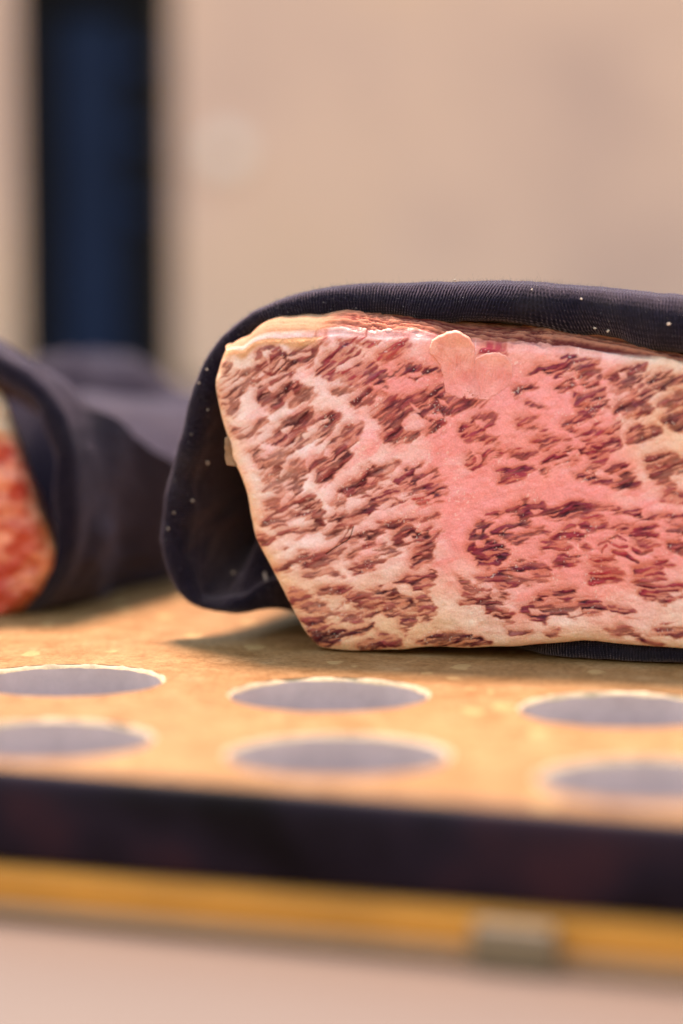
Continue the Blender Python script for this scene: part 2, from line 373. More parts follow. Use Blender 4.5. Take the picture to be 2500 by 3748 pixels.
# crop, tone (b brown, r red, p purple, l light), stripe threshold, points
LEAN = """
A l -.02 185,510 240,505 310,520 350,560 420,530 430,590 415,660 405,720 380,770 330,800 315,860 300,940 260,970 200,950 160,900 240,880 150,850 120,800 115,740 150,660 180,600
A b -.2 490,390 540,320 620,300 700,330 745,380 800,380 870,320 960,280 1050,260 1075,300 1070,400 1030,450 960,480 870,490 850,540 845,600 860,650 930,690 920,730 860,770 800,810 720,860 640,900 570,920 530,830 520,730 460,720 430,640 430,580 480,520 500,450
A l -.2 870,730 940,710 1040,700 1060,760 1000,820 930,850 880,880 820,870 860,800
A r -.15 1110,420 1160,360 1300,340 1350,260 1480,330 1500,380 1420,400 1350,440 1250,480 1250,560 1350,560 1430,520 1568,480 1568,650 1450,690 1350,660 1250,650 1180,620 1080,560 1070,530 1130,500
A l -.1 1220,730 1300,690 1420,670 1450,720 1360,750 1300,780 1220,760
B b -.5 -40,820 10,790 60,740 150,700 230,720 320,740 310,770 210,780 180,820 100,850 30,855 -30,845
B p -.2 0,500 60,480 150,470 230,520 330,560 400,480 500,460 620,490 650,520 820,510 830,560 700,545 640,590 590,620 530,600 500,560 430,590 350,600 300,620 310,700 250,690 150,640 60,680 0,690
B s -.4 220,400 290,310 400,280 500,250 520,290 450,340 400,400 340,430 260,440
B b -.12 260,850 330,790 410,800 480,800 620,760 760,690 840,640 860,740 870,770 980,800 1100,800 1180,820 1260,820 1180,870 1080,910 960,940 860,930 780,920 850,970 860,1050 840,1110 760,1150 690,1160 640,1130 600,1190 500,1210 400,1240 290,1240 260,1150 300,1080 250,1020 180,970 240,920
B r -.1 1130,1000 1210,960 1330,940 1355,990 1330,1040 1260,1070 1200,1060 1250,1130 1250,1160 1370,1180 1385,1210 1350,1230 1260,1210 1180,1190 1090,1210 1040,1180 1010,1130 1010,1090 1060,1080 1120,1050
E r 0 1060,200 1120,130 1160,140 1260,140 1300,120 1390,120 1400,160 1340,200 1290,230 1220,280 1150,300 1080,280 1050,240
E r -.4 1370,330 1440,290 1568,270 1640,250 1728,280 1655,310 1628,360 1568,400 1480,440 1400,430
F r -.4 -120,160 0,120 60,150 180,130 190,150 100,180 80,210 0,200
C b -.3 -40,720 0,680 100,660 150,690 60,740 0,770 -50,790
C p -.1 60,560 180,520 300,480 450,480 560,440 340,400 480,410 600,420 760,420 770,490 650,490 520,560 450,540 400,560 440,600 370,640 330,590 200,570 100,590
C b -.05 560,560 620,500 690,480 800,520 790,610 700,600 650,640 740,650 760,700 650,720 600,680 580,630
C b -.2 330,690 450,650 500,610 540,660 500,700 400,730
C p -.15 500,760 600,800 680,760 800,740 810,800 700,830 640,870 760,840 850,820 865,870 800,910 720,960 640,1010 560,1040 400,1040 480,1020 600,980 580,900 560,850
C b -.6 70,830 150,870 300,900 310,920 180,900 100,870
C r -.3 0,1000 120,980 200,950 100,1020 0,1080
C r -.4 0,1070 130,1050 260,1090 180,1100 50,1090
C r -.1 420,1060 500,1060 520,1110 660,1120 750,1060 850,1080 900,1030 960,1050 960,1150 900,1190 820,1170 700,1150 560,1150
C r -.3 200,1170 330,1170 420,1210 500,1200 420,1230 300,1250 290,1300 200,1270 150,1220
C b -.15 820,620 950,560 1000,540 1100,480 1200,500 1200,580 1170,660 1090,680 1060,740 960,760 870,770 930,700 960,660
C b -.3 920,940 950,870 1030,830 1150,840 1200,790 1110,760 1200,720 1300,740 1260,780 1230,850 1300,910 1280,950 1200,980 1130,1010 1030,1000 1040,960
C b -.2 1200,580 1340,545 1450,560 1568,600 1600,620 1600,650 1500,650 1430,700 1420,750 1330,740 1280,690 1210,640
C b -.4 1040,1150 1080,1090 1160,1070 1220,1100 1300,1060 1370,1080 1380,1130 1300,1180 1230,1220 1140,1230 1060,1220
C b -.1 1320,830 1400,800 1480,750 1568,700 1800,700 1800,1130 1568,1130 1480,1110 1380,1050 1370,980 1440,920 1350,880
F r -.05 200,300 260,200 350,150 480,90 600,110 760,130 620,40 760,0 830,-50 960,0 970,90 930,120 830,140 850,180 800,230 720,220 640,160 560,210 540,240 440,260 400,290 330,280 260,340 210,330
F r -.2 150,20 280,30 300,80 230,90
F p -.35 530,360 600,330 680,270 740,280 720,340 750,390 840,400 900,390 830,330 900,290 1030,260 1060,300 1100,340 1090,400 1150,440 1060,490 990,510 900,490 840,450 750,420 640,410
F b -.2 1220,180 1300,180 1420,140 1500,150 1568,200 1800,200 1800,350 1480,350 1420,380 1450,430 1500,470 1400,460 1310,420 1250,370 1240,320 1220,250
F r 0 1380,600 1430,480 1568,540 1700,540 1700,630 1450,620
F p -.45 0,700 60,620 150,650 230,620 290,670 400,670 500,630 620,610 700,660 800,670 930,680 1050,710 1150,700 1220,770 1400,770 1568,750 1568,770 1400,790 1220,800 1150,790 1000,730 850,700 720,690 660,730 560,760 480,785 350,770 250,740 200,740 120,800 80,850 0,860
F p -.4 -120,1000 0,920 60,910 160,900 230,880 300,890 270,910 190,930 100,950 0,1020
F r -.3 590,820 680,750 760,770 860,810 820,850 740,890 660,890 620,860
F r -.2 380,900 440,840 530,850 520,900 600,930 650,940 600,960 580,1000 500,990 440,980 500,1060 480,1120 600,1110 600,1140 540,1200 460,1240 380,1240 330,1220 360,1150 400,1090 350,1050 240,1100 200,1070 290,1010 380,1000 240,990 350,960
F r -.5 610,1050 640,1010 680,1050 630,1080
F r -.05 920,890 1000,850 1100,800 1200,800 1320,850 1250,880 1330,920 1320,960 1200,950 1230,990 1340,1030 1280,1050 1180,1050 1080,970 1040,930
F s -.4 720,1160 780,1140 860,1150 920,1130 940,1160 860,1190 780,1200
F b -.2 1420,1000 1540,990 1700,1050 1700,1140 1568,1140 1450,1080
F r -.4 1320,1170 1450,1180 1470,1200 1360,1210
F r 0 1100,1220 1200,1200 1350,1210 1370,1300 1420,1400 1568,1380 1568,1500 1400,1480 1250,1420 1120,1330
F l 0 1410,900 1500,850 1700,830 1700,940 1450,920
F s -.6 660,1360 700,1310 780,1260 720,1240 850,1210 950,1250 1010,1307 1030,1380 940,1400 840,1390 760,1400 690,1400
F r -.5 1060,1380 1180,1350 1300,1390 1440,1480 1470,1540 1400,1590 1260,1560 1160,1500 1190,1460 1090,1420
A l .05 210,1050 300,1090 360,1080 420,1040 520,1020 600,1030 620,1060 560,1080 470,1090 500,1130 540,1150 470,1170 400,1150 340,1180 280,1170
A b -.25 690,1080 740,1010 830,970 940,950 1000,910 1040,900 1060,940 1000,1000 940,1050 950,1150 940,1230 860,1240 760,1250 690,1240 570,1250 640,1170
A b -.35 950,1070 1090,1000 1150,930 1230,920 1290,960 1270,1040 1200,1140 1140,1220 1020,1270 900,1290 860,1260 950,1210 1020,1150
D b -.4 1000,290 1060,200 1150,100 1220,40 1280,-30 1350,-100 1440,-105 1500,-120 1500,-70 1460,0 1440,60 1380,110 1420,150 1400,210 1320,290 1260,330 1240,410 1170,460 1060,420 1060,330 980,350
D l .08 430,150 520,110 620,170 640,130 720,105 830,120 890,170 890,260 940,230 960,320 970,440 930,540 860,610 700,680 580,710 580,640 680,590 720,540 590,500 580,400 500,270
D b -.18 580,820 600,770 700,680 800,650 900,620 1000,590 1060,550 1110,600 1110,650 1160,710 1130,790 1180,850 1130,880 1000,910 890,930 800,920 720,930 840,880 960,860 1040,820 1060,750 950,760 860,780 780,830 660,860 560,850
D b -.2 500,950 600,950 660,970 620,1010 660,1030 600,1040 520,1010
D l -.4 680,1090 790,1060 780,1085
D l -.4 870,990 910,950 990,920 900,990
D b -.15 920,1110 990,1100 1000,1140 1100,1100 1200,1080 1290,1020 1380,940 1420,930 1470,960 1450,1010 1370,1010 1300,1060 1240,1140 1150,1180 1050,1190 1000,1230 900,1210 780,1250 660,1290 760,1220 870,1180
D l -.4 1150,940 1250,900 1360,880 1330,920 1230,950 1160,960
D b -.25 1210,800 1280,740 1360,710 1390,740 1480,690 1568,640 1568,700 1480,770 1380,840 1260,870 1290,820
D l -.3 1220,640 1270,570 1330,600 1380,610 1350,660 1280,660
D b -.2 1280,500 1340,460 1450,380 1568,270 1568,560 1480,540 1420,570 1330,530
E b -.4 0,420 60,300 120,270 160,300 150,250 280,265 360,250 440,215 430,250 370,280 320,340 240,380 140,390 80,440
E b -.3 0,500 40,460 110,470 200,450 290,490 210,510 120,510 0,560
E p -.2 470,310 540,280 660,260 650,290 580,290 560,340 620,350 700,310 790,290 820,350 770,370 680,350 640,400 600,430 740,430 680,490 760,460 860,450 890,495 830,540 790,590 700,550 650,520 540,540 480,580 400,570 460,620 380,660 280,650 200,700 130,760 0,740 60,680 130,650 160,570 260,520 340,480 430,460 390,400 450,400 500,410
E s -.5 570,610 640,580 710,600 680,640 600,640
E b -.4 200,880 240,820 360,795 540,810 660,780 800,720 790,760 710,820 660,790 540,830 560,880 650,910 710,870 720,910 820,900 790,950 750,1020 740,1160 680,1200 560,1240 550,1150 590,1060 700,970 590,1010 500,1040 380,1030 390,970 380,930 420,870 300,860
E b -.3 0,920 120,890 270,890 310,930 240,950 200,1010 100,1050 60,980 0,960
E l -.35 200,1090 290,1010 360,1050 420,1090 360,1120 280,1110
E l -.3 90,1200 220,1150 270,1190 180,1200
E b -.3 -60,1270 0,1230 150,1220 170,1260 100,1307 0,1307
E p -.25 1090,1060 1120,930 1170,770 1250,830 1320,830 1270,890 1300,900 1430,840 1568,820 1568,900 1450,950 1350,940 1270,900 1280,970 1370,1000 1480,1060 1470,1120 1380,1200 1310,1190 1260,1240 1180,1220 1130,1130
E r -.3 1250,735 1330,720 1420,730 1370,770 1300,760
E r -.2 1460,720 1500,690 1568,650 1640,660 1600,740 1500,750
E l -.2 1480,930 1568,910 1700,880 1800,860 1780,900 1700,960 1568,1030 1500,1030
G b -.2 130,215 250,190 350,130 440,60 490,65 460,110 540,50 680,50 800,0 820,10 740,110 620,170 520,200 450,170 380,170 250,240
G l -.35 430,290 470,250 560,240 690,230 710,250 560,270 520,300
G l -.4 700,260 790,300 720,290
G b -.35 870,220 920,180 1010,190 1090,170 1080,220 1010,260 920,240
G l -.4 1020,140 1120,100 1190,150 1120,155
G l -.4 840,110 880,60 960,30 900,90
G b -.2 500,410 650,380 890,395 830,430 680,460 560,450
G b -.05 290,430 420,420 520,440 440,470 480,520 520,540 470,580 380,590 300,560 270,510
G b -.1 390,690 500,700 600,670 740,620 760,640 640,690 720,690 880,650 980,650 960,690 860,720 700,715 600,720 620,780 480,800 400,750
G b -.05 830,480 900,440 1030,430 1100,470 1200,500 1320,590 1220,600 1100,600 980,600 900,580 1060,550 900,540
G l 0 540,530 600,540 660,560 640,600 700,620 740,600 820,545 860,550 760,620 620,660 500,640 460,600
G d -.6 1040,430 1120,395 1240,430 1310,400 1330,480 1440,490 1500,600 1400,620 1340,580 1230,500 1150,480
G b -.25 1290,360 1330,310 1470,270 1568,290 1620,330 1600,420 1480,430 1480,370 1390,340
G b -.12 1000,660 1150,620 1280,610 1400,640 1500,640 1510,700 1440,780 1380,850 1330,780 1360,720 1250,690 1160,650 1060,690
G d -.3 470,830 600,830 700,800 820,830 960,790 1080,740 1080,770 960,820 860,860 760,880 760,930 640,950 540,930 490,900
G b -.1 1120,820 1220,840 1330,870 1340,930 1260,950 1180,930 1140,880
G d -.3 930,960 1040,900 1150,940 1180,960 1060,1000 970,990
G b -.3 1440,900 1568,900 1568,940 1480,930
A s -.5 1060,262 1130,210 1185,232 1160,285 1100,290
A s -.3 1285,262 1380,228 1440,240 1350,300 1290,330
B s -.3 0,292 100,270 220,290 200,330 60,312
B s -.4 1160,370 1240,330 1330,315 1420,340 1440,380 1350,350 1250,370
H b -.2 0,300 60,220 110,200 150,240 90,330 40,340
H b -.25 -40,430 0,460 60,470 90,560 100,660 60,710 0,720 -60,600
H p -.12 520,320 650,270 800,200 860,150 930,120 1010,150 1080,120 1210,220 1190,260 1100,260 1020,210 950,240 870,280 1000,300 1180,310 1100,350 1010,375 960,340 880,370 790,360 760,390 690,370 700,320 600,310
H b -.4 330,250 400,300 470,370 560,410 540,450 460,440 400,430
H b -.25 440,490 560,480 640,420 660,480 740,540 800,560 790,600 700,620 830,640 850,710 780,730 680,700 630,680 600,600 540,560 380,545
H b -.2 700,480 740,430 800,420 790,500 730,520
H p -.3 930,570 1000,570 1080,540 1140,450 1260,390 1440,410 1460,450 1400,500 1290,480 1200,470 1150,500 1160,540 1300,530 1440,520 1568,480 1700,560 1740,600 1700,640 1568,640 1480,655 1380,660 1250,630 1160,680 1140,710 1060,700 1010,690
H p -.4 1780,560 1950,560 2010,600 1960,660 1850,650
H d -.25 60,860 120,830 260,830 400,830 520,870 610,930 500,950 350,960 200,960 100,950 0,940 0,900
H l -.5 1180,850 1290,800 1200,870
H l -.4 760,760 860,810 1030,800 1000,820 830,820
H b -.4 1750,790 1900,770 2050,830 2180,890 2330,960 2150,930 1960,860 1800,840
H b -.3 2190,800 2350,750 2500,770 2500,850 2320,830
"""
CARVE = """
A 535,360 600,350 660,390 610,400 605,500 575,450
B 530,850 600,880 640,930 580,920
B 700,950 830,940 860,980 780,1000 700,990
B 470,1000 590,950 680,1000 740,1050 640,1080 560,1120 480,1100 440,1050
B 790,800 860,820 900,870 820,850
B 300,1110 360,1080 380,1110 310,1130
B 1150,1010 1220,1000 1230,1040 1160,1050
E 1130,150 1220,160 1220,220 1170,260 1160,190
C 960,560 1040,560 1040,620 980,620
F 450,160 560,120 590,170 500,190
F 870,370 950,350 990,390 920,410
F 620,350 690,310 700,360 650,370
F 130,710 200,680 230,700 160,740
A 720,1110 830,1080 790,1160
D 1130,170 1160,110 1230,110 1180,180
D 740,260 830,200 800,330 720,390
D 720,600 850,500 870,560 800,620 740,640
D 800,820 900,770 980,750 960,790 860,840
E 410,560 500,530 520,550 430,600
E 450,980 530,960 550,1000 480,1010
E 1170,880 1220,870 1220,930 1180,930
E 1180,1000 1260,990 1240,1060 1180,1070
H 1000,590 1100,590 1150,640 1080,660 1020,640
H 1380,630 1500,590 1520,640 1400,650
"""
CSTROKE = """
A 17 670,570 740,460
A 20 650,710 780,600
A 9 800,420 1000,370
A 10 520,610 600,540
A 9 150,700 300,600
A 10 140,760 300,660
A 11 130,830 210,830
A 13 980,1090 1180,1010
A 17 950,1170 1050,1100
D 8 680,760 900,660
B 14 530,580 620,570
E 10 600,420 700,400
F 10 960,760 1080,760
"""
DSTROKE = """
D 14 620,270 730,200
D 15 640,350 740,290
D 14 690,440 750,420
D 9 620,180 720,120
D 7 1090,1150 1250,1050 1340,960 1410,840
F 10 760,1020 850,990 950,1040 1040,1050
F 8 860,970 950,940 1030,990
F 9 800,1090 840,1030
F 16 920,1090 1030,1120 1150,1180
F 13 1100,1060 1200,1100 1280,1080
A 10 560,560 640,600 720,520 800,430
A 11 640,680 740,620 840,560
E 8 480,500 620,380 760,320
"""
def parse(txt, nhead):
    for ln in txt.strip().splitlines():
        t = ln.split(); ox, oy = OFF[t[0]]
        P = np.array([[float(v) for v in p.split(',')] for p in t[1 + nhead:]]) / ZS + (ox, oy)
        yield t[1:1 + nhead], P

def rot_noise(X, Y, deg, lx, ly, seed, o=3):
    a = R(deg); u = X * math.cos(a) - Y * math.sin(a); v = X * math.sin(a) + Y * math.cos(a)
    return fbm(u / lx, v / ly, seed, o)
def streaks(X, Y, ang, lx, ly, seed, o=3):     # grain that follows a slowly turning direction
    ks = (2, 18, 36); ns = [rot_noise(X, Y, k, lx, ly, seed + 20 * i, o) for i, k in enumerate(ks)]
    w = [np.clip(1 - np.abs(ang - k) / 17.0, 0, 1) for k in ks]
    w[0] = np.where(ang < 2, 1, w[0]); w[2] = np.where(ang > 36, 1, w[2])
    s = sum(a * b for a, b in zip(w, ns)); q = np.sqrt(sum(a * a for a in w)) + 1e-6
    return s / q

TONE = {'b': ((0.105, 0.018, 0.024), (0.38, 0.098, 0.085)), 'r': ((0.125, 0.014, 0.028), (0.42, 0.075, 0.085)),
        'p': ((0.078, 0.013, 0.027), (0.31, 0.062, 0.075)), 'l': ((0.17, 0.047, 0.043), (0.41, 0.155, 0.12)),
        's': ((0.28, 0.026, 0.034), (0.50, 0.085, 0.08)), 'd': ((0.056, 0.011, 0.018), (0.19, 0.045, 0.042))}
def marbling(X, Y, dl, db):
    """albedo and relief of the cut face at photo positions X, Y; dl / db distance to the left / bottom rim"""
    wx = X + 9 * fbm(X / 60, Y / 60, 1, 3) + 1.8 * fbm(X / 14, Y / 14, 5, 2)
    wy = Y + 9 * fbm(X / 60, Y / 60, 9, 3) + 1.8 * fbm(X / 14, Y / 14, 13, 2)
    ang = 34 - 22 * sstep(1500, 2250, Y) - 10 * sstep(1500, 2100, X) + 6 * fbm(X / 300, Y / 300, 201, 2)
    st = streaks(wx, wy, ang, 95, 17, 301); fine = streaks(wx, wy, ang, 60, 10.5, 351); tip = streaks(X, Y, ang, 80, 16, 401, 2)
    shp = X.shape
    lean = np.zeros(shp); dark = np.ones(shp + (3,)) * np.array(TONE['b'][0]); lite = np.ones(shp + (3,)) * np.array(TONE['b'][1])
    best = np.full(shp, -1e9)
    for (tone, thr), P in parse(LEAN, 2):
        lo, hi = P.min(0) - 45, P.max(0) + 45
        I = np.where((wx.ravel() > lo[0]) & (wx.ravel() < hi[0]) & (wy.ravel() > lo[1]) & (wy.ravel() < hi[1]))[0]
        if not len(I): continue
        d = inpoly_sdf(wx.ravel()[I], wy.ravel()[I], P)
        m = sstep(-8.0, 7.0, d + 6 * tip.ravel()[I] + 15 * fine.ravel()[I] + 9 * st.ravel()[I] + 4.0)
        t = float(thr) - .22
        keep = sstep(t - .34, t + .16, .75 * st.ravel()[I] + .55 * fine.ravel()[I])
        m = m * (0.10 + 0.90 * keep)
        b = best.ravel()[I]; up = d > b
        best.ravel()[I[up]] = d[up]
        dark.reshape(-1, 3)[I[up]] = TONE[tone][0]; lite.reshape(-1, 3)[I[up]] = TONE[tone][1]
        lean.ravel()[I] = np.maximum(lean.ravel()[I], m)
    lean = np.maximum(lean, .4 * sstep(.18, .42, streaks(wx, wy, ang, 70, 13, 451) + .2 * fine) * sstep(-26, -8, best))
    thin = streaks(wx, wy, ang, 48, 8.5, 471, 2)
    lean *= 1 - .50 * sstep(.10, .42, thin + .25 * st)      # fine feathered threads of fat along the grain
    for _, P in parse(CARVE, 0):
        lean *= 1 - 0.92 * sstep(-4, 4, inpoly_sdf(wx, wy, P) + 4 * tip)
    for (wd,), P in parse(CSTROKE, 1):
        lean *= 1 - 0.9 * sstep(-3.5, 3.5, float(wd) / 2 * 1.15 - line_d(wx, wy, P) + 2 * tip)
    for (wd,), P in parse(DSTROKE, 1):
        lean = np.maximum(lean, sstep(-3, 3, float(wd) / 2 * 1.1 - line_d(wx, wy, P) + 2.5 * fine))
    crack = sstep(2.2, 0.2, line_d(X + 2 * fine, Y, np.array([[1297, 1925], [1289, 1950], [1280, 1972], [1255, 1988], [1225, 2006], [1195, 2028]])))
    # fat: pale pink left, strong pink in the middle and right, tan along the rims
    pk = np.exp(-(((X - 1850) / 470) ** 2 + ((Y - 1890) / 330) ** 2)) + 1.0 * np.exp(-(((X - 1680) / 420) ** 2 + ((Y - 1360) / 220) ** 2)) + .6 * np.exp(-(((X - 2100) / 300) ** 2 + ((Y - 1550) / 300) ** 2)) + .13 + .6 * np.exp(-(((X - 2250) / 330) ** 2 + ((Y - 2080) / 200) ** 2)) + .35 * np.exp(-(((X - 2500) / 250) ** 2 + ((Y - 1950) / 180) ** 2))
    pk = np.clip(pk + .34 * fbm(X / 95, Y / 95, 501, 4) + .25 * sstep(.1, .5, streaks(wx, wy, ang, 130, 30, 577, 2)), 0, 1)[..., None]
    tan = np.clip(np.exp(-np.maximum(dl, 0) / 55) * 1.1 + np.exp(-np.maximum(db, 0) / 120) * .95 + .75 * sstep(2150, 2480, X) * sstep(1900, 1600, Y) + .55 * sstep(1950, 2250, Y) * sstep(1850, 1500, X) + .25 * np.exp(-((Y - 1290) / 60) ** 2) + .15 * fbm(X / 90, Y / 90, 511, 3), 0, 1)[..., None]
    fat = np.array([0.92, 0.73, 0.77]) * (1 - pk) + np.array([0.89, 0.325, 0.34]) * pk
    fat = fat * (1 - .85 * tan) + np.array([0.80, 0.47, 0.29]) * .85 * tan
    mott = fbm(X / 26, Y / 26, 521, 3); vein = sstep(.25, .6, streaks(wx, wy, ang, 60, 7, 541, 2))
    fat = fat * (1 + .07 * mott[..., None]) * (1 - .13 * vein[..., None] * np.array([.3, 1, 1]))
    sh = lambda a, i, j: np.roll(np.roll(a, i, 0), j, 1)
    edge = sh(lean, 2, 3) - sh(lean, -2, -3)       # relief shading painted in: dark lower rims, soft translucent upper rims on the lean
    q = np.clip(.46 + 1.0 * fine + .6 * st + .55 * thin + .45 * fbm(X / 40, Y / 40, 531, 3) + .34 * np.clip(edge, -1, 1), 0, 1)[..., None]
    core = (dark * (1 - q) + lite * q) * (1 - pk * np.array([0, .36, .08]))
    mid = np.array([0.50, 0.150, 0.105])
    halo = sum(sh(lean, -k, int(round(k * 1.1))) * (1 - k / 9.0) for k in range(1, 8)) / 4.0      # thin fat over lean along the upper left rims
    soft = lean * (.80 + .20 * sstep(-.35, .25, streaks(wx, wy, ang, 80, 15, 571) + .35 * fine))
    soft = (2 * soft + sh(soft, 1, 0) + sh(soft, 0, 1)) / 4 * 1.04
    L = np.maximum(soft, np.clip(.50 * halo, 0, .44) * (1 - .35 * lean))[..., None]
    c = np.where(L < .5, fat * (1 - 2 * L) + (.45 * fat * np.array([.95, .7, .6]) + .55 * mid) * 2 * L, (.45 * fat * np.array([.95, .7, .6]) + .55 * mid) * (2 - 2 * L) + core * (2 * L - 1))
    dots = sstep(.62, .80, vnoise(X / 6.5, Y / 6.5, 581)) * sstep(.05, .4, fbm(X / 70, Y / 70, 583, 2))      # wet glints painted as pale dots
    c = c * (1 - .30 * dots[..., None]) + .30 * dots[..., None] * np.array([.95, .84, .80])
    c = c * (1 - .75 * crack[..., None])
    h = -0.04 * soft + 0.09 * lean * fine + 0.10 * fbm(X / 22, Y / 22, 551, 3) + .11 * lean * st - .9 * crack + .25 * fbm(X / 90, Y / 70, 561, 3)
    return np.clip(c, 0.004, 1), h

def coons(L, B, T, Rr, ns, nt):                # L, R bottom to top; B, T left to right
    s = np.linspace(0, 1, ns)[:, None, None]; t = np.linspace(0, 1, nt)[None, :, None]
    L, Rr = resample(L, nt)[None], resample(Rr, nt)[None]; B, T = resample(B, ns)[:, None], resample(T, ns)[:, None]
    return (1 - s) * L + s * Rr + (1 - t) * B + t * T - ((1 - s) * (1 - t) * B[:1] + s * (1 - t) * B[-1:] + (1 - s) * t * T[:1] + s * t * T[-1:])
FX, FY0, FSL = -2.7, 560.0, -0.27              # plan line of the cut face
def face_y(px, py):
    dx, dy, dz = ray(px, py)
    t = (FY0 - FSL * FX) / (dy - FSL * dx); return dy * t
AX = np.array([0.27, 0.963, 0.0])              # the slab and its sleeve run back this way

Lp = smooth(resample([(1150, 2368), (1112, 2318), (1072, 2244), (1040, 2180), (1000, 2105), (962, 2030), (930, 1970), (918, 1900), (906, 1810), (890, 1765), (873, 1722), (856, 1700), (842, 1660), (831, 1600), (818, 1560), (800, 1500), (786, 1440), (782, 1405), (795, 1350), (808, 1305), (815, 1287)], 90), 3)
Bp = smooth(resample([(1150, 2368), (1180, 2376), (1215, 2380), (1290, 2386), (1390, 2382), (1470, 2383), (1520, 2372), (1600, 2370), (1700, 2376), (1800, 2370), (1880, 2370), (1950, 2362), (2020, 2357), (2080, 2352), (2125, 2346), (2200, 2351), (2300, 2362), (2420, 2370), (2520, 2378), (2720, 2390)], 90), 1)
Tp = smooth(resample([(815, 1287), (840, 1280), (890, 1288), (905, 1266), (940, 1250), (985, 1240), (1030, 1244), (1080, 1238), (1150, 1240), (1190, 1228), (1250, 1222), (1320, 1230), (1400, 1236), (1480, 1232), (1560, 1238), (1640, 1262), (1750, 1270), (1840, 1278), (1900, 1276), (1990, 1284), (2100, 1292), (2200, 1304), (2300, 1310), (2400, 1318), (2500, 1335), (2720, 1370)], 110), 1)
Rp = np.array([(2720, 2390), (2720, 1370)])
NSX, NTY = 640, 440
Pf = coons(Lp, Bp, Tp, Rp, NSX, NTY)
X, Y = Pf[..., 0], Pf[..., 1]
tt = np.linspace(0, 1, NTY)
Lr = resample(Lp, NTY)
dl = X - np.interp(np.clip(Y, 1290, 2366), Lp[::-1, 1], Lp[::-1, 0])
db = np.interp(X, Bp[:, 0], Bp[:, 1]) - Y; dt = Y - np.interp(X, Tp[:, 0], Tp[:, 1])
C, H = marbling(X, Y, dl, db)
# slab surface: the face, then its left side, top and underside running back
nl, ntp, nb = 26, 60, 24
bl = np.array([0] + list(np.geomspace(0.15, 75, nl)))[1:][::-1]              # backward run of each extra column / row
bt = np.array(list(np.linspace(0.12, 9, ntp - 14)) + list(np.geomspace(9.8, 75, 14)))
bb = np.geomspace(0.15, 75, nb)[::-1]
NI, NJ = nl + NSX, nb + NTY + ntp
ii = np.clip(np.arange(NI) - nl, 0, NSX - 1); jj = np.clip(np.arange(NJ) - nb, 0, NTY - 1)
XX, YY = X[np.ix_(ii, jj)], Y[np.ix_(ii, jj)]
P3 = at(XX, YY, face_y(XX, YY))
ob = np.zeros((NI, NJ)); ob[:nl] = bl[:, None]
tb_ = np.zeros(NJ); tb_[nb + NTY:] = bt; tb_[:nb] = bb
back = np.maximum(ob, tb_[None])
rnd = 1.6 * np.exp(-np.maximum(dl, 0) / 22) ** 1.2 + 1.2 * np.exp(-np.maximum(db, 0) / 18) + 0.5 * np.exp(-np.maximum(dt, 0) / 12)
face_b = rnd - H                                # rim rounded back; lean slightly sunk
# the face also swells gently forward in the middle
face_b += 1.2 * ((YY - 1800) / 600)[nl:, nb:nb + NTY] ** 2 - 0.8 + 0.8 * fbm(X / 260, Y / 260, 601, 3)
back = back + face_b[np.ix_(ii, jj)]
P3 = P3 + AX * back[..., None]
rise = np.zeros(NJ); rise[nb + NTY:] = 3.9 * np.sqrt(1 - (1 - np.clip(bt / 7.5, 0, 1)) ** 2) ** 1.35
low = np.zeros(NJ); low[:nb] = np.clip(bb / 3, 0, 1) * .4
rscale = np.interp(XX[:, -1], [815, 900, 1000, 1100, 1500, 2000, 2250, 2400, 2700], [.35, .9, 1.15, 1.2, 1.0, 1.0, .8, .45, .4])
# torn fibres on top: long ridges running along the edge
fib = fbm(XX / 140 + 3 * fbm(XX / 300, YY / 300, 611, 2), (tb_[None] * 3.2 + 0 * XX) + XX / 90, 621, 4)
top = np.zeros((NI, NJ), bool); top[:, nb + NTY:] = True
capw = sstep(1270, 1130, XX)                    # smooth fat cap over the left corner, fibres to the right
P3[..., 2] += rise[None] * rscale[:, None] + np.where(top, 0.75 * fib * (1 - .9 * capw) * np.clip(back / 1.0, 0, 1), 0) - low[None]
P3[:nl, :, 0] -= (0.9 * np.clip(bl / 2.5, 0, 1))[:, None]
P3[..., 2] = np.maximum(P3[..., 2], 0.05)
CC = C[np.ix_(ii, jj)].copy()
fc1, fc2 = np.array([0.13, 0.022, 0.020]), np.array([0.46, 0.165, 0.105])
qf = np.clip(.30 + 1.9 * fib + .3 * fbm(XX / 20, back * 5, 631, 2), 0, 1)[..., None]
tcol = (fc1 * (1 - qf) + fc2 * qf)
cap = np.array([0.40, 0.205, 0.125]) * (1 + .10 * fbm(XX / 25, back * 1.2, 641, 3))[..., None]
cap = cap * (1 - .5 * sstep(.35, .6, fbm(XX / 40, back * .8, 651, 2))[..., None] * np.array([.1, .45, .6]))
tcol = tcol * (1 - capw[..., None]) + cap * capw[..., None]
bl_w = np.where(top, np.clip(tb_ / 0.9, 0, 1)[None], 0)[..., None]
CC = CC * (1 - bl_w) + tcol * bl_w
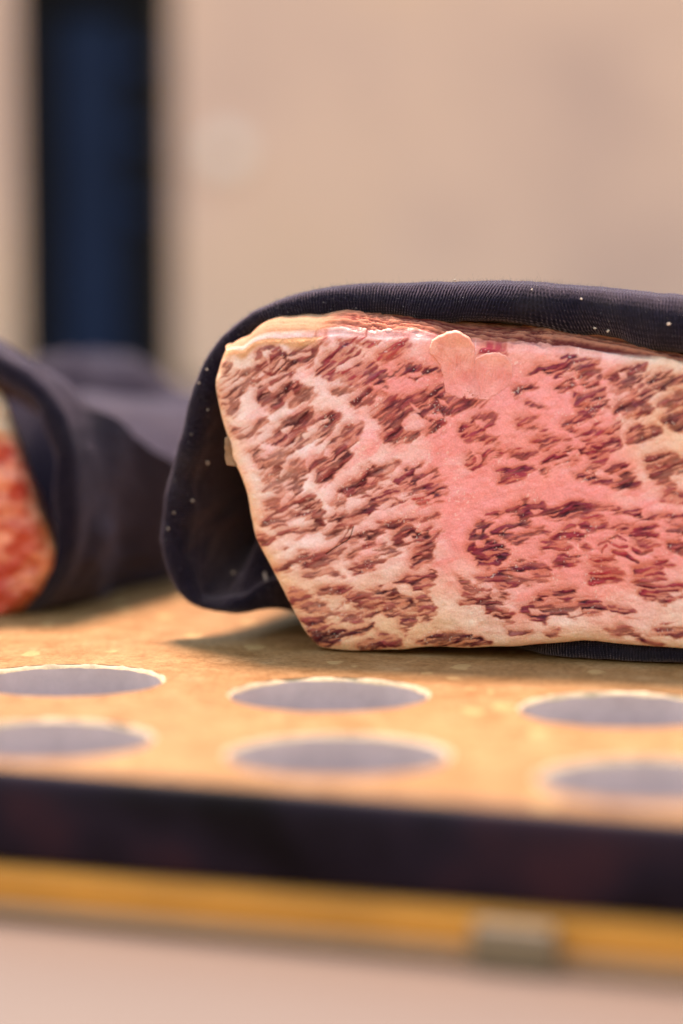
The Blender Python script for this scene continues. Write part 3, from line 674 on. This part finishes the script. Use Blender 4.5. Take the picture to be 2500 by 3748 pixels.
# a band of plain fat just under the top left rim
band = (np.clip(1 - dt / (38 + 20 * fbm(X / 60, Y * 0, 661, 2)), 0, 1) * sstep(1200, 1110, X))[np.ix_(ii, jj)]
band = np.where(top, 0, np.clip(band * 2, 0, 1))[..., None]
CC = CC * (1 - band) + np.array([0.66, 0.30, 0.15]) * band
sidec = np.array([0.50, 0.28, 0.17]) * (1 + .2 * fbm(YY / 40, back / 3, 671, 3))[..., None]
sw = np.zeros((NI, 1, 1)); sw[:nl, 0, 0] = np.clip(bl / 1.5, 0, 1)
CC = CC * (1 - sw * .8) + sidec * sw * .8
c0 = ground(1700, 2380)
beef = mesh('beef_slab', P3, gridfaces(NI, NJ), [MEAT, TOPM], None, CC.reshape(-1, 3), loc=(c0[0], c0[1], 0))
mi = np.zeros((NI - 1, NJ - 1), np.int32); mi[:, nb + NTY + 3:] = 1; beef.data.polygons.foreach_set('material_index', mi.ravel())
beef['label'] = 'thick marbled beef slab, cut face to the front, inside the black sleeve on the tan board'; beef['category'] = 'beef'

def relief_piece(name, poly, lift, edge, mat, cfun, parent, n=90, dome=.15, m=30):
    """a raised lump of fat on the face: rings from its outline to its centre, with thickness"""
    P = resample(np.vstack([poly, poly[:1]]), n + 1)[:-1]; c = P.mean(0); P = c + (P - c) * 1.06 + 4.0 * np.stack([fbm(P[:, 0] / 14, P[:, 1] / 14, 731, 3), fbm(P[:, 0] / 14, P[:, 1] / 14, 741, 3)], 1)
    rings = []
    for k, f in enumerate(np.linspace(1, 0.02, m)):
        q = c + (P - c) * f; d = (1 - f)
        rise_ = lift * (.04 + .50 * sstep(.40, -.40, ((q[:, 0] - c[0]) * .6 + (q[:, 1] - c[1])) / np.ptp(P[:, 1]))) * (sstep(0, edge, d) * (1 - dome) + dome * np.sqrt(np.clip(1 - f ** 2.2, 0, 1))) + .10 * fbm(q[:, 0] / 30, q[:, 1] / 30, 701, 3)
        rings.append((q, rise_ - (0.7 if k == 0 else 0)))
    V = []; Cc = []
    gx, gy, gd = X[::4, ::4].ravel(), Y[::4, ::4].ravel(), P3[nl:, nb:nb + NTY, 1][::4, ::4].ravel()
    near = lambda q: np.array([gd[np.argmin((gx - a) ** 2 + (gy - b) ** 2)] for a, b in q])
    sm = lambda a: (np.roll(a, 2) + np.roll(a, 1) + a + np.roll(a, -1) + np.roll(a, -2)) / 5
    for q, r_ in rings:
        V.append(at(q[:, 0], q[:, 1], sm(near(q)) - r_)); Cc.append(cfun(q[:, 0], q[:, 1]))
    return mesh(name, np.concatenate(V), gridfaces(m, n, True, True), mat, parent, np.concatenate(Cc))
def flapc(x, y):
    t = sstep(1420, 1230, y)[:, None]
    c = np.array([0.87, 0.335, 0.34]) * (1 - t) + np.array([0.82, 0.33, 0.25]) * t
    v = fbm(x / 45, y / 60, 711, 3)[:, None]
    return c * (1 + .30 * v * np.array([.35, 1, 1]))
B_ = lambda L: np.array(L, float) / ZS + OFF['B']
relief_piece('fat_flap', B_([(715, 320), (740, 260), (820, 215), (880, 185), (960, 165), (1030, 200), (1090, 240), (1130, 300), (1145, 380), (1140, 440), (1150, 540), (1180, 640), (1200, 720), (1180, 780), (1100, 800), (1000, 795), (920, 770), (875, 740), (860, 660), (840, 580), (820, 500), (770, 430), (720, 380)]), 1.1, .07, FAT, flapc, beef, 140, .18)
relief_piece('fat_flap', B_([(1150, 440), (1200, 400), (1290, 370), (1370, 370), (1430, 400), (1480, 450), (1500, 510), (1500, 580), (1470, 660), (1420, 720), (1340, 770), (1260, 812), (1180, 805), (1190, 700), (1165, 590), (1145, 500)]), .85, .07, FAT, flapc, beef, 120, .2)
def skinc(x, y): return np.array([0.30, 0.165, 0.10]) * (1 + .25 * fbm(x / 12, y / 20, 721, 3))[:, None]
relief_piece('skin_flap', np.array([(824, 1608), (836, 1600), (848, 1650), (858, 1690), (870, 1706), (850, 1704), (832, 1702), (825, 1670)], float), .2, .2, FAT, skinc, beef, 50)

# ------------------------------------------------------------------ cloth sleeves
def sleeve(name, O, I, D, label, group, ax, L, shrink, loc, bulge=1.0, n=420, wr=1.0, seed=0, fold=None):
    """O, I: outer and inner hem in photo positions, D: distance of each; swept back along ax"""
    K = catmull(np.column_stack([O, I, D]), n)
    Oo = at(K[:, 0], K[:, 1], K[:, 4]); Ii = at(K[:, 2], K[:, 3], K[:, 4])
    half = np.linalg.norm(Oo - Ii, axis=1) / 2; mid = (Oo + Ii) / 2; dv = (Oo - Ii) / 2
    t = np.r_[0, np.cumsum(np.linalg.norm(np.diff(Oo, axis=0), axis=1))]
    rows = []; vv = []
    so = np.r_[np.geomspace(110, 1.5, 34) * L / 110, 0.6]
    for s in so:                                # outer wall from the back to the hem
        P = mid + dv + ax * s; P = shrink(P, s, K, 1); rows.append(P); vv.append(-s)
    vlast = 0
    for a in np.linspace(0, math.pi, 22):
        P = mid + dv * math.cos(a) - ax * (half * bulge * math.sin(a) ** .9)[:, None]
        rows.append(P); vv.append(a * 3.2)
    for s in np.geomspace(.8, L * .8, 22):      # inner wall
        P = mid - dv + ax * s; P = shrink(P, s, K, -1); rows.append(P); vv.append(10 + s)
    e0_ = rows[0]; ce = e0_.mean(0) + ax * 6       # unseen far end closed off to keep the inside dark
    for f in (.9, .6, .3, .02): rows.insert(0, ce + (e0_ - ce) * f); vv.insert(0, vv[0] - 8)
    G = np.array(rows)                          # rows x n x 3
    nr = len(G)
    V2 = np.array(vv)[:, None]
    w = np.clip(np.abs(V2) / 6, 0.15, 1)
    nn = fbm(t[None] / 16 + 0 * V2, V2 / 22, 801 + seed, 3) * 1.5 * wr * 1.3 * w + .22 * fbm(t[None] / 3.0 + 0 * V2, V2 / 3.5, 811 + seed, 3)
    dn = dv / (half[:, None] + 1e-6)
    if fold is not None:
        jf = np.argmin(np.abs(K[:, 2] - fold[0]) + np.abs(K[:, 3] - fold[1])); inn = np.maximum(V2 - 10, 0) * (V2 >= 10)
        nn = nn - fold[2] * np.exp(-((t[None] - t[jf]) / fold[3]) ** 2) * sstep(1, 16, inn) * (inn > 0)
    G = G + dn[None] * nn[..., None]
    G[..., 2] = np.maximum(G[..., 2], 0.12 + .0 * G[..., 2])
    uv = np.stack([np.broadcast_to(t[None], (nr, n)), np.broadcast_to(V2, (nr, n))], -1).reshape(-1, 2)
    o = mesh(name, G, gridfaces(nr, n), CLOTH, None, None, uv, loc=loc)
    o['label'] = label; o['category'] = 'cloth sleeve'
    if group: o['group'] = group
    return o, G, nr
def fy(px): return FY0 + FSL * ((px - CX) * 555 / FPX - FX)
ctl = [(2750, 1112, 2750, 1350, 4), (2500, 1084, 2500, 1300, 6), (2297, 1064, 2330, 1268, 7), (2074, 1046, 2140, 1232, 8), (1883, 1036, 1820, 1192, 8.5), (1691, 1034, 1650, 1170, 8.5),
       (1550, 1036, 1520, 1157, 8.5), (1347, 1042, 1347, 1152, 9), (1188, 1057, 1200, 1160, 9), (1060, 1088, 1085, 1174, 9), (965, 1124, 1000, 1192, 9.5), (869, 1180, 925, 1224, 10),
       (805, 1241, 878, 1290, 10), (760, 1303, 846, 1345, 10.5), (709, 1414, 800, 1440, 10), (678, 1522, 772, 1540, 11), (646, 1650, 748, 1660, 12), (622, 1740, 726, 1750, 13), (607, 1808, 712, 1815, 13),
       (595, 1935, 700, 1938, 14), (598, 2012, 698, 2008, 14), (620, 2095, 706, 2075, 14), (652, 2158, 722, 2125, 14), (697, 2203, 748, 2158, 14), (760, 2230, 790, 2172, 14), (850, 2243, 850, 2172, 14),
       (907, 2241, 908, 2160, 15), (964, 2231, 962, 2145, 17), (1020, 2230, 1022, 2140, 20), (1090, 2240, 1090, 2165, 25)]
ctl = [(a, b, c, d, fy(a) + e) for a, b, c, d, e in ctl]
def zpix(px, z, y):                             # photo row of height z at distance y
    k = (CH - z) / y; tp = math.tan(PITCH); tanv = (tp - k) / (1 + tp * k) ; return CY - FPX * tanv
for px, e, zo, zi in ((1250, 34, 1.5, 4.5), (1500, 36, .3, 3.0), (1750, 28, .3, 3.0), (1900, 15, .3, 2.8), (1985, 8, .3, 2.2), (2060, 5.5, .3, 3.2), (2150, 5, .3, 4.2), (2300, 4.5, .3, 4.2), (2500, 4.5, .3, 4.4), (2750, 4.5, .3, 4.4)):
    y = fy(px) + e; ctl.append((px, zpix(px, zo, y), px, zpix(px, zi, y), y))
ctl = np.array(ctl)
def shrink_main(P, s, K, side):
    P = P.copy(); topw = sstep(40, 62, P[:, 2]); leftw = sstep(-20, -35, P[:, 0] - .27 * s)
    P[:, 2] -= topw * (0.05 * s + .0012 * s * s) * (1 if side > 0 else .4)
    lowl0 = sstep(34, 6, P[:, 2]) * leftw
    P[:, 0] += leftw * (.04 * s + 7 * (1 - math.exp(-s / 12.0)))
    P[:, 2] = np.maximum(P[:, 2] + lowl0 * 17 * (1 - math.exp(-s / 11.0)), .15)
    if side > 0: P[:, 2] += .35 * np.exp(-s / 3.) * topw
    return P
sl, G, nr = sleeve('cloth_sleeve', ctl[:, :2], ctl[:, 2:4], ctl[:, 4], 'black knit cloth sleeve with rolled hem wrapped round the marbled beef slab', 'black cloth sleeves round the beef', AX, 110, shrink_main, (c0[0] + 12, c0[1] + 20, 0), 1.0, fold=(905, 2160, 10.0, 6.0))

# lint specks and fuzz on the sleeve
def speck_mesh(P, r, el=1.0):
    V = []; F = []
    ico = np.array([(0, 0, 1), (1, 0, .1), (0, 1, -.1), (-1, 0, .1), (0, -1, -.1), (0, 0, -1)], float)
    f0 = [(0, 1, 2), (0, 2, 3), (0, 3, 4), (0, 4, 1), (5, 2, 1), (5, 3, 2), (5, 4, 3), (5, 1, 4)]
    for p, q in zip(P, r):
        b = len(V); d = rng.normal(size=3); d /= np.linalg.norm(d)
        for v in ico * q * rng.uniform(.6, 1.3, (6, 1)): V.append(p + v + d * np.dot(v, d) * (el - 1))
        F += [tuple(b + i for i in f) for f in f0]
    return V, F
hem0 = 39
pick = []; rad = []
Gt = G[:, :int(420 * .80)]
for k in range(420):
    i = rng.integers(hem0 - 16, hem0 + 18); j = rng.integers(0, Gt.shape[1])
    pick.append(Gt[i, j] - AX * .05 + np.array([0, 0, .03])); rad.append(.035 + .06 * rng.random() ** 3)
lv, lf = speck_mesh(pick, rad, 1.4)
o = mesh('lint', lv, lf, LINT, sl, smooth_=False); o['kind'] = 'stuff'
big = [((1303 - 550) / 1, 0)]
bigs = [(760, 1693, 13, .62), (705, 1832, 13, .42), (636, 1876, 13.5, .38), (615, 1936, 13.5, .42), (853, 2095, 26, .5), (1947, 1060, 2, .36), (2128, 1095, 2.5, .45), (2178, 1202, 3, .45), (2225, 1212, 3, .5), (2447, 1187, 2, .62), (1666, 1025, 3, .4), (760, 1500, 11, .35), (700, 1590, 12, .3), (728, 1402, 9, .3), (757, 1352, 9, .3)]
bp_, br_ = [], []
allG = G.reshape(-1, 3)
dx, dy, dz = ray([b[0] for b in bigs], [b[1] for b in bigs])
for k, b in enumerate(bigs):                    # seat each crumb on the cloth nearest the sight line
    d = np.array([dx[k], dy[k], dz[k]]); d /= np.linalg.norm(d); o_ = np.array([0, 0, CH])
    q = allG - o_; al = q @ d; off = np.linalg.norm(q - al[:, None] * d, axis=1)
    c_ = np.where(off < 1.3)[0]
    if len(c_): bp_.append(o_ + d * (al[c_].min() - .1)); br_.append(b[3] * .62)
cv, cf = speck_mesh(bp_, br_, 1.5)
o = mesh('crumb', cv, cf, plain('pale_crumb', (0.50, 0.38, 0.32), 0.6), sl, smooth_=False); o['kind'] = 'stuff'
# one pale sliver low inside the fold
q = at(np.array([963, 968, 990, 984]), np.array([2100, 2092, 2160, 2168]), fy(975) + 20)
V = np.vstack([q, q + AX * .8])
o = mesh('sliver', V, [(0, 1, 2, 3), (7, 6, 5, 4), (0, 4, 5, 1), (1, 5, 6, 2), (2, 6, 7, 3), (3, 7, 4, 0)], LINT, smooth_=False, loc=tuple(q[0]))
o['label'] = 'pale grey sliver caught low in the sleeve fold beside the beef slab'; o['category'] = 'sliver'
def hairs(G, i0, i1, j0, j1, n, lmin, lmax, rad):
    V = []; F = []
    for _ in range(n):
        i = rng.integers(i0, i1); j = rng.integers(j0, j1)
        p = G[i, j]; u = G[i, min(j + 2, G.shape[1] - 1)] - p; v = G[min(i + 1, len(G) - 1), j] - G[i - 1, j]
        nrm = np.cross(v, u); nl_ = np.linalg.norm(nrm)
        if nl_ < 1e-9: continue
        nrm /= nl_; 
        cen = np.array([12, p[1], 30]); 
        if np.dot(nrm, p - cen) < 0: nrm = -nrm
        d = nrm + rng.normal(size=3) * .55; d /= np.linalg.norm(d); ln = lmin + (lmax - lmin) * rng.random() ** 3
        side = np.cross(d, rng.normal(size=3)); side /= np.linalg.norm(side); bend = rng.normal(size=3) * .35 * ln
        b = len(V)
        for k, f in enumerate((0, .5, 1)):
            c_ = p + d * ln * f + bend * f * f; r_ = rad * (1 - .6 * f)
            for a in (0, 2.1, 4.2): V.append(c_ + r_ * (side * math.cos(a) + np.cross(d, side) * math.sin(a)))
        for k in range(2):
            for a in range(3): F.append((b + 3 * k + a, b + 3 * k + (a + 1) % 3, b + 3 * k + 3 + (a + 1) % 3, b + 3 * k + 3 + a))
    return V, F
hv, hf = hairs(G, hem0 - 10, hem0 + 12, 40, 300, 7000, .25, 1.0, .012)
h2, f2 = hairs(G, hem0 - 6, hem0 + 4, 40, 170, 60, .8, 2.2, .014)
b = len(hv); hv += h2; hf += [tuple(i + b for i in f) for f in f2]
o = mesh('fuzz', hv, hf, FUZZ, sl); o['kind'] = 'stuff'

# ------------------------------------------------------------------ second wrapped piece, blurred at the left
AX2 = np.array([0.42, 0.907, 0.0])
fyl = lambda px: 611 - .27 * (px - 200) * 612 / FPX
c2 = [(-420, 1180, -420, 1330), (-250, 1190, -250, 1340), (-100, 1235, -110, 1365), (0, 1287, 0, 1400), (90, 1342, 75, 1440), (170, 1408, 135, 1490), (225, 1482, 175, 1560), (262, 1575, 198, 1650), (284, 1700, 212, 1780), (290, 1850, 216, 1900), (282, 2000, 206, 2010), (252, 2110, 180, 2100), (202, 2188, 140, 2170), (140, 2243, 85, 2222), (60, 2272, 30, 2252), (-60, 2292, -60, 2262), (-250, 2310, -250, 2275), (-420, 2320, -420, 2290)]
c2 = np.array([(a, b, c, d, fyl(a) + 3) for a, b, c, d in c2], float)
c2[:, 1] = np.minimum(c2[:, 1], zpix(0, .4, c2[:, 4])); c2[:, 3] = np.minimum(c2[:, 3], zpix(0, 1.6, c2[:, 4]))
def shrink_left(P, s, K, side):                 # the cloth collapses behind the meat: a crease runs down along its right shoulder
    P = P.copy(); js = int(np.argmin(np.hypot(K[:, 0] - 232, K[:, 1] - 1494))); jb = int(np.argmin(np.hypot(K[:, 0] - 140, K[:, 1] - 2243)))
    w = float(sstep(3, 38, s)); zs = np.interp(s, [0, 85, 200], [46, 15, 9]) * (1 if side > 0 else .86)
    T = P.copy(); n_ = np.arange(len(P)); f = np.clip((n_ - js) / (jb - js), 0, 1)
    xs, xb = P[js, 0] + 2.5 - (0 if side > 0 else 2), P[jb, 0] - 1.5
    T[:, 0] = np.where(n_ >= js, xs + (xb - xs) * f ** .8, T[:, 0]); T[:, 2] = np.where(n_ >= js, zs * (1 - f), T[:, 2])
    g = sstep(0, 1, (js - n_) / js); up = zs + (52 * (1 - .002 * s) - zs) * g
    T[:, 2] = np.where(n_ < js, up - (0 if side > 0 else 3), T[:, 2])
    T[jb:] = np.where((n_ >= jb)[jb:, None], P[jb:], T[jb:])
    P = P * (1 - w) + T * w
    P[:, 2] = np.maximum(P[:, 2], .15); return P
g0 = ground(100, 2262)
sl2, G2, _ = sleeve('cloth_sleeve', c2[:, :2], c2[:, 2:4], c2[:, 4], 'blurred black cloth sleeve sagging away behind the red beef piece at the left', 'black cloth sleeves round the beef', AX2, 150, shrink_left, (g0[0] - 5, g0[1] + 15, 0), .8, 200, 1.4, 40)
L2 = np.array([(-420, 2300), (-420, 1340)]); 
Rr2 = smooth(resample([(-60, 2292), (40, 2270), (110, 2225), (165, 2160), (205, 2080), (208, 2020), (185, 1950), (160, 1900), (130, 1840), (112, 1760), (85, 1680), (60, 1620), (45, 1540), (30, 1480), (0, 1428)], 80), 2)
B2 = np.array([(-420, 2300), (-60, 2292)]); T2 = np.array([(-420, 1330), (-200, 1345), (0, 1428)])
P2 = coons(L2, B2, T2, Rr2, 110, 110)
X2, Y2 = P2[..., 0], P2[..., 1]
dr = np.interp(Y2, Rr2[::-1, 1], Rr2[::-1, 0]) - X2
s2 = streaks(X2, Y2, 8 + 0 * X2, 150, 40, 901); q2 = fbm(X2 / 70, Y2 / 60, 911, 4)
m2 = sstep(-.5, .3, .45 * s2 + 1.0 * q2)[..., None]
C2 = np.array([0.80, 0.30, 0.20]) * (1 - m2) + np.array([0.46, 0.05, 0.03]) * m2
rimw = np.exp(-np.maximum(dr, 0) / 45)[..., None] * sstep(1750, 2000, Y2)[..., None]
C2 = C2 * (1 - .8 * rimw) + np.array([0.62, 0.24, 0.08]) * .8 * rimw
topw = sstep(1640, 1560, Y2)[..., None]; C2 = C2 * (1 - topw) + np.array([0.66, 0.43, 0.30]) * topw
nbk = 20; bk = np.geomspace(.3, 16, nbk)
XX2 = np.concatenate([X2, np.repeat(X2[-1:], nbk, 0)]); YY2 = np.concatenate([Y2, np.repeat(Y2[-1:], nbk, 0)])
CC2 = np.concatenate([C2, np.repeat(C2[-1:], nbk, 0)])
dr2 = np.concatenate([dr, np.zeros((nbk, 110))])
bk2 = 7.0 * np.exp(-np.maximum(dr2, 0) / 55) ** 1.5 + 1.5 * fbm(XX2 / 60, YY2 / 45, 921, 3); bk2[110:] += bk[:, None]
bkx = np.zeros_like(bk2); bkx[110:] = bk[:, None]
P23 = at(XX2, YY2, fyl(XX2) - 4 + bk2 - bkx) + AX2 * bkx[..., None]; P23[..., 2] = np.maximum(P23[..., 2], .2)
P23[110:, :, 0] -= (.35 * bk)[:, None]; P23[110:, :, 2] *= (1 - .012 * bk)[:, None]
beef2 = mesh('beef_slab', P23, gridfaces(130, 110), MEAT, None, CC2.reshape(-1, 3), loc=(g0[0] - 6, g0[1], 0))
beef2['label'] = 'blurred red beef piece in a cloth sleeve, cut by the left side of the photo'; beef2['category'] = 'beef'

# ------------------------------------------------------------------ more black cloth heaped on the board further back
def heap(name, cx, cy, rx, ry, h, rot, seed, label):
    n, m = 90, 46
    a = np.linspace(0, 2 * math.pi, n, endpoint=False)[None]; f = np.linspace(0.001, 1, m)[:, None]
    rim = 1 + .12 * fbm(np.cos(a) * 1.5 + 5, np.sin(a) * 1.5 + seed, seed, 3)
    r = f * rim; x = r * np.cos(a) * rx; y = r * np.sin(a) * ry
    z = h * np.clip(1 - f ** 2.6, 0, 1) ** .55 * (1 + .22 * fbm(x / 26, y / 60, seed + 3, 3)) + 1.4 * fbm(x / 7, y / 24, seed + 7, 3) * (1 - f ** 6)
    c, s = math.cos(rot), math.sin(rot)
    V = np.stack([cx + x * c - y * s, cy + x * s + y * c, np.maximum(z, .1) * np.ones_like(x)], -1)
    uv = np.stack([x, y], -1).reshape(-1, 2)
    o = mesh(name, V, gridfaces(m, n, True), CLOTH_DULL, None, None, uv, loc=(cx, cy, 0)); o['label'] = label; o['category'] = 'cloth'
    return o
heap('cloth_heap', -62, 770, 62, 40, 44, .25, 71, 'soft black cloth heap behind the left sleeve, below the dark cabinet')
heap('cloth_heap', 150, 760, 56, 45, 62, .2, 81, 'dark cloth heap at the right edge behind the large sleeve')
